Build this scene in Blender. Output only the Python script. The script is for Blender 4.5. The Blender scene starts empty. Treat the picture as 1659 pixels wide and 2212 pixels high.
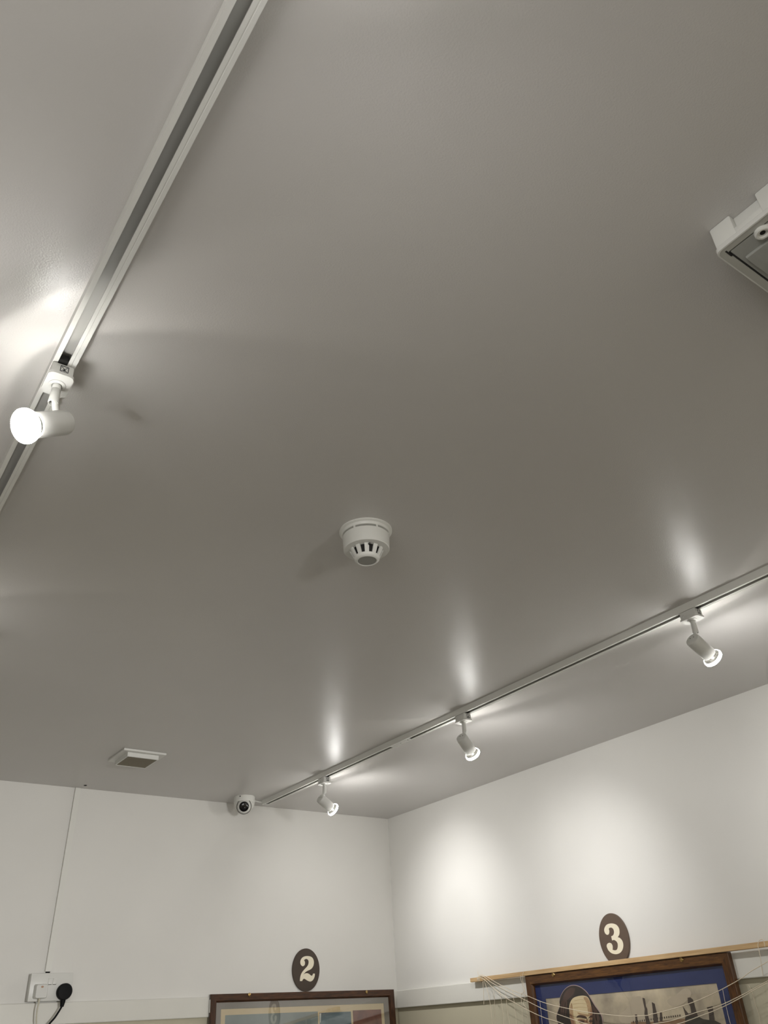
import bpy, bmesh, math, random
from mathutils import Vector, Matrix
random.seed(7)
PI = math.pi
sc = bpy.context.scene
col = sc.collection

# ------------------------------------------------------------------ camera model
EYE = 1.52                      # eye height above the floor
CEIL = 2.40                     # ceiling height
XR, YB = 2.537, 3.4518          # right wall plane, back wall plane
F_PX, PW, PH = 1750.0, 1659.0, 2212.0
RIGHT = Vector((0.8136, -0.5791, -0.0517)).normalized()
FWD = Vector((0.5122, 0.6719, 0.535)).normalized()
DOWN = FWD.cross(RIGHT).normalized()
RIGHT = DOWN.cross(FWD).normalized()


def ray(px, py):
    return (RIGHT * ((px - PW / 2) / F_PX) + DOWN * ((py - PH / 2) / F_PX) + FWD).normalized()


def on_x(px, py, X):            # world point of the photo's pixel on the plane x = X
    d = ray(px, py); p = d * (X / d.x); return Vector((p.x, p.y, p.z + EYE))


def on_y(px, py, Y):
    d = ray(px, py); p = d * (Y / d.y); return Vector((p.x, p.y, p.z + EYE))


cam_data = bpy.data.cameras.new('camera')
cam = bpy.data.objects.new('camera', cam_data)
col.objects.link(cam)
cam.matrix_world = Matrix(((RIGHT.x, -DOWN.x, -FWD.x, 0), (RIGHT.y, -DOWN.y, -FWD.y, 0),
                           (RIGHT.z, -DOWN.z, -FWD.z, EYE), (0, 0, 0, 1)))
cam_data.sensor_fit = 'VERTICAL'
cam_data.sensor_height = 24.0
cam_data.sensor_width = 18.0
cam_data.lens = 24.0 * F_PX / PH
cam_data.clip_start = 0.02
sc.camera = cam

# ------------------------------------------------------------------ materials


def srgb(r, g, b):
    f = lambda c: (c / 255 / 12.92) if c / 255 <= 0.04045 else ((c / 255 + 0.055) / 1.055) ** 2.4
    return (f(r), f(g), f(b), 1)


def mat(name, rgb, rough=0.5, spec=0.5, metal=0.0, noise=0.0, nscale=20.0, bump=0.0, bscale=200.0, stretch=None,
        emit=None, estr=0.0, dark=None):
    m = bpy.data.materials.new(name); m.use_nodes = True
    nt = m.node_tree; n = nt.nodes; L = nt.links
    b = n['Principled BSDF']
    b.inputs['Base Color'].default_value = rgb
    b.inputs['Roughness'].default_value = rough
    b.inputs['Specular IOR Level'].default_value = spec
    b.inputs['Metallic'].default_value = metal
    tc = n.new('ShaderNodeTexCoord'); mp = n.new('ShaderNodeMapping')
    L.new(tc.outputs['Object'], mp.inputs['Vector'])
    if stretch: mp.inputs['Scale'].default_value = stretch
    if noise > 0 or dark:
        t = n.new('ShaderNodeTexNoise'); t.inputs['Scale'].default_value = nscale; t.inputs['Detail'].default_value = 5
        L.new(mp.outputs['Vector'], t.inputs['Vector'])
        r = n.new('ShaderNodeValToRGB')
        d = dark or tuple(c * (1 - noise) for c in rgb[:3]) + (1,)
        r.color_ramp.elements[0].position = 0.3; r.color_ramp.elements[0].color = d
        r.color_ramp.elements[1].position = 0.7; r.color_ramp.elements[1].color = rgb
        L.new(t.outputs['Fac'], r.inputs['Fac']); L.new(r.outputs['Color'], b.inputs['Base Color'])
    if bump > 0:
        t2 = n.new('ShaderNodeTexNoise'); t2.inputs['Scale'].default_value = bscale; t2.inputs['Detail'].default_value = 3
        L.new(tc.outputs['Object'], t2.inputs['Vector'])
        bp = n.new('ShaderNodeBump'); bp.inputs['Strength'].default_value = bump; bp.inputs['Distance'].default_value = 0.001
        L.new(t2.outputs['Fac'], bp.inputs['Height']); L.new(bp.outputs['Normal'], b.inputs['Normal'])
    if emit:
        b.inputs['Emission Color'].default_value = emit; b.inputs['Emission Strength'].default_value = estr
    return m


M = {}
M['ceiling'] = mat('ceiling_paint', (0.60, 0.583, 0.565, 1), rough=0.315, spec=0.5, noise=0.03, nscale=3, bump=0.34, bscale=400)
M['floor'] = mat('floor_carpet', (0.27, 0.255, 0.235, 1), rough=0.95, noise=0.3, nscale=60)
M['rail'] = mat('rail_gloss_paint', (0.72, 0.71, 0.66, 1), rough=0.38, noise=0.03, nscale=8)
M['white_plastic'] = mat('white_plastic', (0.70, 0.70, 0.67, 1), rough=0.35)
M['white_enamel'] = mat('white_enamel', (0.66, 0.66, 0.635, 1), rough=0.28)
M['track_white'] = mat('track_white', (0.74, 0.74, 0.71, 1), rough=0.22)
M['slot_shade'] = mat('track_slot_shade', (0.50, 0.495, 0.47, 1), rough=0.35)
M['trunking'] = mat('trunking_plastic', (0.74, 0.735, 0.695, 1), rough=0.4)
M['dark'] = mat('dark_void', (0.012, 0.011, 0.010, 1), rough=0.8)
M['black_plastic'] = mat('black_plastic', (0.003, 0.003, 0.0035, 1), rough=0.6, spec=0.2)
M['black_ink'] = mat('black_ink', (0.03, 0.03, 0.035, 1), rough=0.6)
M['lens'] = mat('lens_glass', (0.002, 0.002, 0.003, 1), rough=0.08)
M['grey_plastic'] = mat('grey_plastic', (0.30, 0.30, 0.28, 1), rough=0.5)
M['shade_grey'] = mat('seam_grey', (0.12, 0.115, 0.10, 1), rough=0.6)
M['cable_white'] = mat('cable_cream', (0.55, 0.52, 0.42, 1), rough=0.5)
M['copper'] = mat('copper', (0.45, 0.22, 0.12, 1), rough=0.35, metal=0.8)
M['brass'] = mat('brass', (0.62, 0.45, 0.20, 1), rough=0.25, metal=1.0)
M['brown_badge'] = mat('badge_brown', srgb(178, 140, 112), rough=0.5)
M['plaque'] = mat('plaque_brown', srgb(96, 80, 68), rough=0.45, noise=0.08, nscale=12)
M['plaque_dark'] = mat('plaque_dark_brown', srgb(68, 56, 46), rough=0.45, noise=0.08, nscale=12)
M['frame_dark_h'] = mat('dark_stained_wood_h', srgb(84, 50, 25), rough=0.32, nscale=30, stretch=(1.0, 1.0, 9.0), dark=srgb(44, 25, 12))
M['frame_dark_v'] = mat('dark_stained_wood_v', srgb(76, 45, 22), rough=0.32, nscale=30, stretch=(9.0, 9.0, 1.0), dark=srgb(38, 22, 11))
M['numeral'] = mat('numeral_cream', srgb(236, 228, 205), rough=0.5)
M['frame_wood_h'] = mat('stained_wood_h', srgb(106, 71, 34), rough=0.32, nscale=30, stretch=(1.0, 1.0, 9.0), dark=srgb(62, 36, 17))
M['frame_wood_v'] = mat('stained_wood_v', srgb(98, 63, 30), rough=0.32, nscale=30, stretch=(9.0, 9.0, 1.0), dark=srgb(56, 32, 15))
M['pale_wood'] = mat('pale_wood', srgb(206, 176, 132), rough=0.6, nscale=18, stretch=(6, 0.5, 6), dark=srgb(184, 150, 106))
M['grey_mat'] = mat('grey_mat_board', srgb(128, 122, 114), rough=0.8, noise=0.06, nscale=30)
M['cream_mount'] = mat('cream_mount', srgb(208, 190, 152), rough=0.8, noise=0.05, nscale=15)
M['blue_mat'] = mat('blue_mat_board', srgb(27, 42, 94), rough=0.8, noise=0.08, nscale=20)
M['print_grey'] = mat('print_grey_blue', srgb(136, 146, 142), rough=0.6, nscale=6, dark=srgb(110, 122, 120))
M['print_blue'] = mat('print_slate_blue', srgb(100, 122, 128), rough=0.6, nscale=10, stretch=(1, 1, 3), dark=srgb(62, 84, 96))
M['print_red'] = mat('print_rust', srgb(138, 88, 70), rough=0.6, nscale=16, dark=srgb(84, 46, 38))
M['print_white'] = mat('print_white', srgb(200, 205, 200), rough=0.6)
M['print_sky'] = mat('print_sky', srgb(210, 196, 168), rough=0.7, nscale=9, dark=srgb(134, 124, 110))
M['print_smoke'] = mat('print_smoke', srgb(184, 171, 150), rough=0.7, noise=0.12, nscale=14)
M['print_dark'] = mat('print_dark_stone', srgb(72, 60, 54), rough=0.7, noise=0.3, nscale=40)
M['print_tree'] = mat('print_foliage', srgb(56, 52, 44), rough=0.7, noise=0.4, nscale=40)
M['print_tan'] = mat('print_tan_stone', srgb(140, 110, 82), rough=0.7, noise=0.25, nscale=40)
M['hair'] = mat('print_hair', srgb(50, 36, 33), rough=0.6, nscale=24, stretch=(1, 1, 0.35), dark=srgb(14, 12, 13))
M['hair_light'] = mat('print_hair_sheen', srgb(86, 62, 54), rough=0.6, noise=0.4, nscale=30)
M['skin'] = mat('print_skin', srgb(222, 204, 164), rough=0.6, noise=0.12, nscale=12)
M['skin_shade'] = mat('print_skin_shade', srgb(150, 112, 84), rough=0.6, noise=0.2, nscale=20)
M['skin_line'] = mat('print_skin_line', srgb(196, 172, 132), rough=0.6)
M['skin_mid'] = mat('print_skin_mid', srgb(184, 152, 114), rough=0.6, noise=0.2, nscale=25)
M['brow'] = mat('print_brow', srgb(70, 44, 34), rough=0.6)
M['cut_edge'] = mat('print_cut_edge', srgb(176, 152, 150), rough=0.6)
M['cord'] = mat('draped_string', srgb(226, 214, 192), rough=0.9, noise=0.1, nscale=200)
M['grille'] = mat('grille_brown_grey', (0.21, 0.185, 0.13, 1), rough=0.6)
M['cover_rim'] = mat('cover_rim_grey', (0.46, 0.46, 0.43, 1), rough=0.35)
M['diffuser'] = mat('prismatic_cover', (0.38, 0.385, 0.36, 1), rough=0.25, noise=0.12, nscale=9, stretch=(1, 6, 1))


def wall_material():
    """white emulsion above the rail, cream boards below it (split by height)"""
    m = mat('wall_paint', (0.72, 0.715, 0.665, 1), rough=0.55, spec=0.3, bump=0.10, bscale=140)
    nt = m.node_tree; n = nt.nodes; L = nt.links; b = n['Principled BSDF']
    g = n.new('ShaderNodeNewGeometry'); s = n.new('ShaderNodeSeparateXYZ')
    L.new(g.outputs['Position'], s.inputs['Vector'])
    gt = n.new('ShaderNodeMath'); gt.operation = 'GREATER_THAN'; gt.inputs[1].default_value = EYE + 0.1
    L.new(s.outputs['Z'], gt.inputs[0])
    t = n.new('ShaderNodeTexNoise'); t.inputs['Scale'].default_value = 2.2; t.inputs['Detail'].default_value = 6
    L.new(g.outputs['Position'], t.inputs['Vector'])
    r = n.new('ShaderNodeValToRGB')
    r.color_ramp.elements[0].position = .3; r.color_ramp.elements[0].color = (0.71, 0.70, 0.67, 1)
    r.color_ramp.elements[1].position = .7; r.color_ramp.elements[1].color = (0.75, 0.74, 0.71, 1)
    L.new(t.outputs['Fac'], r.inputs['Fac'])
    mx = n.new('ShaderNodeMix'); mx.data_type = 'RGBA'
    L.new(gt.outputs[0], mx.inputs[0]); mx.inputs[6].default_value = (0.52, 0.485, 0.37, 1)
    L.new(r.outputs['Color'], mx.inputs[7]); L.new(mx.outputs[2], b.inputs['Base Color'])
    return m


M['wall'] = wall_material()


def emission_material(name, color, strength, clear=0.0):
    m = bpy.data.materials.new(name); m.use_nodes = True
    nt = m.node_tree; nt.nodes.clear()
    o = nt.nodes.new('ShaderNodeOutputMaterial'); e = nt.nodes.new('ShaderNodeEmission')
    e.inputs['Color'].default_value = color; e.inputs['Strength'].default_value = strength
    nt.links.new(e.outputs[0], o.inputs['Surface'])
    return m


def glass_material(name, base):
    m = bpy.data.materials.new(name); m.use_nodes = True
    nt = m.node_tree; nt.nodes.clear()
    o = nt.nodes.new('ShaderNodeOutputMaterial'); tr = nt.nodes.new('ShaderNodeBsdfTransparent')
    gl = nt.nodes.new('ShaderNodeBsdfGlossy'); gl.inputs['Roughness'].default_value = 0.0
    ge = nt.nodes.new('ShaderNodeNewGeometry'); dt = nt.nodes.new('ShaderNodeVectorMath'); dt.operation = 'DOT_PRODUCT'
    nt.links.new(ge.outputs['Normal'], dt.inputs[0]); nt.links.new(ge.outputs['Incoming'], dt.inputs[1])

    def mth(op, a, b=None):
        k = nt.nodes.new('ShaderNodeMath'); k.operation = op
        for i, q in enumerate((a, b)):
            if q is None: continue
            if isinstance(q, (int, float)): k.inputs[i].default_value = q
            else: nt.links.new(q, k.inputs[i])
        return k.outputs[0]
    cs = mth('ABSOLUTE', dt.outputs['Value'])
    fres = mth('ADD', mth('MULTIPLY', mth('POWER', mth('SUBTRACT', 1.0, cs), 5.0), 1.0 - base), base)   # both faces of the pane
    mx = nt.nodes.new('ShaderNodeMixShader')
    nt.links.new(fres, mx.inputs[0]); nt.links.new(tr.outputs[0], mx.inputs[1]); nt.links.new(gl.outputs[0], mx.inputs[2])
    nt.links.new(mx.outputs[0], o.inputs['Surface'])
    return m


FACE_STR, CORE_STR = 255.0, 9500.0
M['lamp_face'] = emission_material('lamp_face_glow', (1.0, 0.985, 0.96, 1), FACE_STR)
M['lamp_core'] = emission_material('lamp_core_glow', (1.0, 0.97, 0.90, 1), CORE_STR)
M['glass'] = glass_material('picture_glass', 0.17)
M['clear_glass'] = glass_material('picture_glass_clear', 0.06)


def neck_material():
    """ribbed clear glass reflector between the rim and the housing"""
    m = bpy.data.materials.new('lamp_neck_glass'); m.use_nodes = True
    nt = m.node_tree; n = nt.nodes; L = nt.links
    n.remove(n['Principled BSDF'])
    e = n.new('ShaderNodeEmission'); e.inputs['Color'].default_value = (1.0, 0.95, 0.80, 1)
    tc = n.new('ShaderNodeTexCoord'); v = n.new('ShaderNodeTexVoronoi'); v.inputs['Scale'].default_value = 230
    L.new(tc.outputs['Object'], v.inputs['Vector'])
    r = n.new('ShaderNodeMapRange'); r.inputs['From Min'].default_value = 0; r.inputs['From Max'].default_value = 0.7
    r.inputs['To Min'].default_value = 0.2; r.inputs['To Max'].default_value = 1.6
    L.new(v.outputs['Distance'], r.inputs['Value']); L.new(r.outputs[0], e.inputs['Strength'])
    t = n.new('ShaderNodeBsdfTransparent'); mx = n.new('ShaderNodeMixShader'); mx.inputs[0].default_value = 0.25
    L.new(t.outputs[0], mx.inputs[1]); L.new(e.outputs[0], mx.inputs[2])
    L.new(mx.outputs[0], n['Material Output'].inputs['Surface'])
    return m


M['lamp_neck'] = neck_material()

# ------------------------------------------------------------------ mesh helpers


def link(name, bm, m, parent=None, loc=None, smooth=None):
    me = bpy.data.meshes.new(name)
    bmesh.ops.recalc_face_normals(bm, faces=bm.faces)
    bm.to_mesh(me); bm.free()
    for mm in (m if isinstance(m, (list, tuple)) else [m]): me.materials.append(mm)
    if smooth is not None:
        for p in me.polygons: p.use_smooth = True
        try: me.set_sharp_from_angle(angle=math.radians(smooth))
        except Exception: pass
    o = bpy.data.objects.new(name, me); col.objects.link(o)
    if parent is not None: o.parent = parent
    if loc is not None: o.location = loc
    return o


def empty(name, loc, rot=(0, 0, 0)):
    o = bpy.data.objects.new(name, None); col.objects.link(o); o.location = loc; o.rotation_euler = rot
    o.empty_display_size = 0.05
    return o


def tag(o, label, cat, group=None, kind=None):
    o['label'] = label; o['category'] = cat
    if group: o['group'] = group
    if kind: o['kind'] = kind
    return o


def box(bm, c, s, bev=0.0, mi=0, seg=2):
    r = bmesh.ops.create_cube(bm, size=1.0)
    vs = r['verts']
    bmesh.ops.scale(bm, vec=s, verts=vs); bmesh.ops.translate(bm, vec=c, verts=vs)
    fs = set(f for v in vs for f in v.link_faces)
    for f in fs: f.material_index = mi
    if bev > 0:
        es = list(set(e for v in vs for e in v.link_edges))
        rr = bmesh.ops.bevel(bm, geom=es, offset=bev, segments=seg, affect='EDGES', profile=0.5)
        for f in rr['faces']: f.material_index = mi


def basis(d):
    d = Vector(d).normalized()
    u = Vector((0, 0, 1)).cross(d)
    if u.length < 1e-4: u = Vector((1, 0, 0))
    u.normalize(); v = d.cross(u).normalized()
    return u, v, d


def lathe(bm, prof, n=40, origin=(0, 0, 0), axis=(0, 0, 1), mi=0, cap0=False, cap1=False):
    """revolve (radius, distance along axis) pairs"""
    u, v, d = basis(axis); o = Vector(origin); rings = []
    for r, t in prof:
        c = o + d * t
        if r < 1e-7: rings.append([bm.verts.new(c)])
        else: rings.append([bm.verts.new(c + (u * math.cos(2 * PI * i / n) + v * math.sin(2 * PI * i / n)) * r) for i in range(n)])
    for a, b in zip(rings, rings[1:]):
        for i in range(n):
            j = (i + 1) % n
            q = [a[i % len(a)], a[j % len(a)], b[j % len(b)], b[i % len(b)]]
            w = []
            for x in q:
                if x not in w: w.append(x)
            if len(w) > 2:
                f = bm.faces.new(w); f.material_index = mi
    if cap0 and len(rings[0]) > 1: bm.faces.new(rings[0]).material_index = mi
    if cap1 and len(rings[-1]) > 1: bm.faces.new(list(reversed(rings[-1]))).material_index = mi


def tube(bm, pts, r, n=8, mi=0):
    pts = [Vector(p) for p in pts]; rings = []
    up = None
    for i, p in enumerate(pts):
        t = (pts[min(i + 1, len(pts) - 1)] - pts[max(i - 1, 0)]).normalized()
        if up is None:
            up = t.orthogonal().normalized()
        up = (up - t * up.dot(t)).normalized(); w = t.cross(up)
        rr = r[i] if isinstance(r, (list, tuple)) else r
        rings.append([bm.verts.new(p + (up * math.cos(2 * PI * k / n) + w * math.sin(2 * PI * k / n)) * rr) for k in range(n)])
    for a, b in zip(rings, rings[1:]):
        for k in range(n):
            f = bm.faces.new((a[k], a[(k + 1) % n], b[(k + 1) % n], b[k])); f.material_index = mi
    bm.faces.new(list(reversed(rings[0]))).material_index = mi
    bm.faces.new(rings[-1]).material_index = mi


def spline(pts, k=8, closed=False):
    P = [Vector(p) for p in pts]; n = len(P); out = []
    rng = range(n if closed else n - 1)
    for i in rng:
        p0 = P[(i - 1) % n] if closed or i > 0 else P[0] * 2 - P[1]
        p1 = P[i]; p2 = P[(i + 1) % n]
        p3 = P[(i + 2) % n] if closed or i + 2 < n else p2 * 2 - p1
        for j in range(k):
            t = j / k
            out.append(0.5 * ((2 * p1) + (p2 - p0) * t + (2 * p0 - 5 * p1 + 4 * p2 - p3) * t * t + (3 * p1 - p0 - 3 * p2 + p3) * t ** 3))
    if not closed: out.append(P[-1])
    return out


def prism(bm, pts, off, mi=0):
    """closed planar outline pushed along the vector off"""
    a = [bm.verts.new(p) for p in pts]; b = [bm.verts.new(Vector(p) + Vector(off)) for p in pts]
    n = len(a)
    bm.faces.new(a).material_index = mi; bm.faces.new(list(reversed(b))).material_index = mi
    for i in range(n):
        bm.faces.new((a[i], b[i], b[(i + 1) % n], a[(i + 1) % n])).material_index = mi


def flat(bm, pts, mi=0):
    f = bm.faces.new([bm.verts.new(p) for p in pts]); f.material_index = mi
    return f


def rounded_rect(w, h, r, n=6):
    out = []
    for cx, cy, a0 in ((w / 2 - r, h / 2 - r, 0), (-w / 2 + r, h / 2 - r, PI / 2), (-w / 2 + r, -h / 2 + r, PI), (w / 2 - r, -h / 2 + r, 1.5 * PI)):
        for i in range(n + 1):
            a = a0 + PI / 2 * i / n
            out.append((cx + r * math.cos(a), cy + r * math.sin(a)))
    return out


# ------------------------------------------------------------------ the room
XL, YF = -2.4, -2.6


def struct(name, c, s, m):
    bm = bmesh.new(); box(bm, c, s)
    o = link(name, bm, m); o['kind'] = 'structure'
    return o


T = 0.1
struct('floor', ((XL + XR) / 2, (YF + YB) / 2, -T / 2), (XR - XL + 2 * T, YB - YF + 2 * T, T), M['floor'])
struct('ceiling', ((XL + XR) / 2, (YF + YB) / 2, CEIL + T / 2), (XR - XL + 2 * T, YB - YF + 2 * T, T), M['ceiling'])
struct('wall_back', ((XL + XR) / 2, YB + T / 2, CEIL / 2), (XR - XL + 2 * T, T, CEIL), M['wall'])
struct('wall_right', (XR + T / 2, (YF + YB) / 2, CEIL / 2), (T, YB - YF, CEIL), M['wall'])
struct('wall_left', (XL - T / 2, (YF + YB) / 2, CEIL / 2), (T, YB - YF, CEIL), M['wall'])
struct('wall_front', ((XL + XR) / 2, YF - T / 2, CEIL / 2), (XR - XL + 2 * T, T, CEIL), M['wall'])
RT, RB, RD = EYE + 0.1325, EYE + 0.064, 0.016     # picture rail: top, bottom, depth
bm = bmesh.new(); box(bm, ((XL + XR) / 2, YB - RD / 2, (RT + RB) / 2), (XR - XL, RD, RT - RB), 0.003)
link('trim_1', bm, M['rail'])['kind'] = 'structure'
bm = bmesh.new(); box(bm, (XR - RD / 2, (YF + YB - RD) / 2, (RT + RB) / 2), (RD, YB - YF - RD, RT - RB), 0.003)
link('trim_2', bm, M['rail'])['kind'] = 'structure'

# ------------------------------------------------------------------ lighting tracks
TRK = [(-16.5, 0), (-16.5, -19), (-9.2, -19), (-9.2, -17), (-13.5, -17), (-13.5, -3), (13.5, -3), (13.5, -17), (4.6, -17), (4.6, -19),
       (9.6, -19), (10.1, -18.4), (11.0, -18.4), (11.5, -19), (16.5, -19), (16.5, 0)]


def track(y0, y1, rotz, loc, label, joint=None, end_caps=(True, True)):
    root = empty('lighting_track', loc, (0, 0, rotz))
    tag(root, label, 'track', 'ceiling lighting tracks')
    bm = bmesh.new()
    prism(bm, [(x / 1000, y0, z / 1000) for x, z in TRK], (0, y1 - y0, 0))
    for f in bm.faces:                       # inside of the slot, coloured darker to stand in for shade
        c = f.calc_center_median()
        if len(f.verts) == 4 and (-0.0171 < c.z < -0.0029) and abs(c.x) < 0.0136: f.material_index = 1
    link('channel', bm, [M['track_white'], M['slot_shade']], root)
    for flag, y, s in ((end_caps[0], y0, -1), (end_caps[1], y1, 1)):
        if flag:
            bm = bmesh.new(); box(bm, (0, y + s * 0.002, -0.0095), (0.0334, 0.004, 0.0194), 0.0008)
            box(bm, (0, y - s * 0.006, -0.0185), (0.014, 0.012, 0.002), 0.0004)
            link('end_cap', bm, M['track_white'], root)
    if joint is not None:
        bm = bmesh.new()
        box(bm, (-0.0023, joint, -0.0178), (0.0142, 0.11, 0.003), 0.0006)
        box(bm, (-0.0168, joint + 0.024, -0.0097), (0.0008, 0.003, 0.0192))
        box(bm, (-0.012, joint + 0.024, -0.0192), (0.009, 0.003, 0.0008))
        j = link('joint_connector', bm, M['track_white'], root)
        bm = bmesh.new()
        bm.free()
        for dy in (-0.045, -0.003):
            bm = bmesh.new(); lathe(bm, [(0, -0.0199), (0.0022, -0.0199), (0.0022, -0.0188)], 10, (-0.003, joint + dy, 0))
            link('screw', bm, M['shade_grey'], j)
    return root


TLX, TLY = 0.1613, 0.38                       # centre line of the left track, at y = 0.38
LROT = -math.atan(0.0158)
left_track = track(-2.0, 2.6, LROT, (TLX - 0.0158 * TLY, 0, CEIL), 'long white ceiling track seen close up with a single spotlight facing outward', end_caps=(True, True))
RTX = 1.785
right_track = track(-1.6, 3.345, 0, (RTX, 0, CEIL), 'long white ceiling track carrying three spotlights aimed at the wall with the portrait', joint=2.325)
bm = bmesh.new(); tube(bm, spline([(0, 3.349, -0.008), (-0.012, 3.36, -0.006), (-0.03, 3.362, -0.004), (-0.06, 3.35, -0.004)], 6), 0.003, 8)
link('feed_cable', bm, M['track_white'], right_track, smooth=60)

# ------------------------------------------------------------------ track spotlights
DIM_A, DIM_S, DIM_B, DIM_L, DIM_P, DIM_K = 0.0253, 0.0354, 0.0124, 0.0632, 0.0179, 0.0298
SPOT_MESH = {}


def shared(key, build, m, smooth=None):
    if key not in SPOT_MESH:
        bm = bmesh.new(); build(bm)
        o = link(key, bm, m, smooth=smooth)
        SPOT_MESH[key] = o.data
        col.objects.unlink(o); bpy.data.objects.remove(o)
    return SPOT_MESH[key]


def child(name, me, parent, mw=None):
    o = bpy.data.objects.new(name, me); col.objects.link(o); o.parent = parent
    if mw is not None: o.matrix_local = mw
    return o


def b_adapter(bm):
    box(bm, (0, 0, -0.0095), (0.032, 0.046, 0.019), 0.0025)
    rr = rounded_rect(0.037, 0.054, 0.009)
    prism(bm, [(x, y, -0.0185) for x, y in rr], (0, 0, -0.0052))
    lathe(bm, [(0.0125, -0.0230), (0.0125, -0.0250), (0.0105, -0.0262), (0.008, -0.0262)], 28)
    box(bm, (0.0185, 0.006, -0.012), (0.004, 0.006, 0.006), 0.0012)
    box(bm, (-0.0165, 0.013, -0.010), (0.002, 0.003, 0.0018)); box(bm, (-0.0165, 0.013, -0.0145), (0.002, 0.002, 0.0018))


def b_symbol(bm):
    y = -0.02325; cx, cz, h = 0.002, -0.0098, 0.0056
    for dx, dz, sx, sz in ((0, h, 2 * h, .0011), (0, -h, 2 * h, .0018), (-h, 0, .0011, 2 * h), (h, 0, .0011, 2 * h)):
        box(bm, (cx + dx, y, cz + dz), (sx, 0.0005, sz))
    for s in (-1, 1):
        p, q = Vector((cx - s * .0042, y, cz + .0042)), Vector((cx + s * .0042, y, cz - .0042))
        d = (q - p).normalized(); w = Vector((-d.z, 0, d.x)) * 0.0005
        prism(bm, [p + w, q + w, q - w, p - w], (0, 0.0004, 0))
    prism(bm, [(cx, y, cz + .0005), (cx + .002, y, cz - .0035), (cx - .002, y, cz - .0035)], (0, .0004, 0))


def b_contacts(bm):
    box(bm, (-0.0023, 0.0, 0.0055), (0.0125, 0.062, 0.011), 0.001)


def b_stem(bm):
    z0 = -DIM_A + 0.001
    lathe(bm, [(0.0066, z0), (0.0066, z0 - 0.008), (0.0062, z0 - 0.0085), (0.0066, z0 - 0.009), (0.0078, z0 - 0.0335), (0.0074, z0 - 0.035), (0.0064, z0 - 0.0350),
               (0.0060, z0 - 0.030)], 28)
    lathe(bm, [(0.0061, z0 - 0.029), (0.0, z0 - 0.029)], 28, mi=1)


def b_housing(bm):
    R = 0.0190; L = DIM_L
    lathe(bm, [(0, 0), (R - 0.005, 0), (R - 0.0016, 0.0012), (R, 0.005), (R, L), (R - 0.0012, L + 0.0002)], 48)
    lathe(bm, [(R - 0.0012, L + 0.0002), (R - 0.0014, L - 0.018), (0.004, L - 0.018), (0.004, L - 0.002), (0, L - 0.002)], 48, mi=1)


def b_screw(bm):
    lathe(bm, [(0, -0.0004), (0.0015, -0.0004), (0.0015, 0.0006)], 12)


def b_slot(bm):
    box(bm, (0, 0, 0), (0.0016, 0.0012, 0.0055))


def b_ring(bm):
    L = DIM_L; R = 0.0190
    lathe(bm, [(R - 0.0013, L - 0.001), (R + 0.0002, L - 0.0012), (R + 0.0002, L + 0.0006), (R - 0.0013, L + 0.0008)], 48)


def b_neck(bm):
    L = DIM_L
    lathe(bm, [(0.0135, L - 0.022), (0.0150, L - 0.004), (0.0190, L + 0.009), (0.0222, L + DIM_P - 0.0072)], 40)


def b_core(bm):
    z = DIM_L + 0.0146; r = 0.0014
    lathe(bm, [(0, z - r), (0.7 * r, z - 0.7 * r), (r, z), (0.7 * r, z + 0.7 * r), (0, z + r)], 16)


def b_rim(bm):
    z = DIM_L + DIM_P
    lathe(bm, [(0.0224, z - 0.0074), (0.0240, z - 0.0070), (0.0254, z - 0.0034), (0.0250, z), (0.0240, z + 0.0006), (0.0236, z - 0.002)], 48)
    lathe(bm, [(0.0226, z - 0.0075), (0.0221, z - 0.0070), (0.0226, z - 0.002), (0, z - 0.002)], 48, mi=1)  # black backing disc added inside to block light leaking backwards


def b_face(bm):
    z = DIM_L + DIM_P
    lathe(bm, [(0.0240, z - 0.0004), (0.018, z + 0.0006), (0.010, z + 0.0011), (0, z + 0.0013)], 48)


M['matt_black'] = mat('matt_black', (0.004, 0.004, 0.004, 1), rough=1.0, spec=0.0)
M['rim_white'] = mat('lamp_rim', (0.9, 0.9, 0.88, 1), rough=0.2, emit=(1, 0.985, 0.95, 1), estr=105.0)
M['ring_white'] = mat('housing_lip', (0.85, 0.85, 0.82, 1), rough=0.2)


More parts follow.
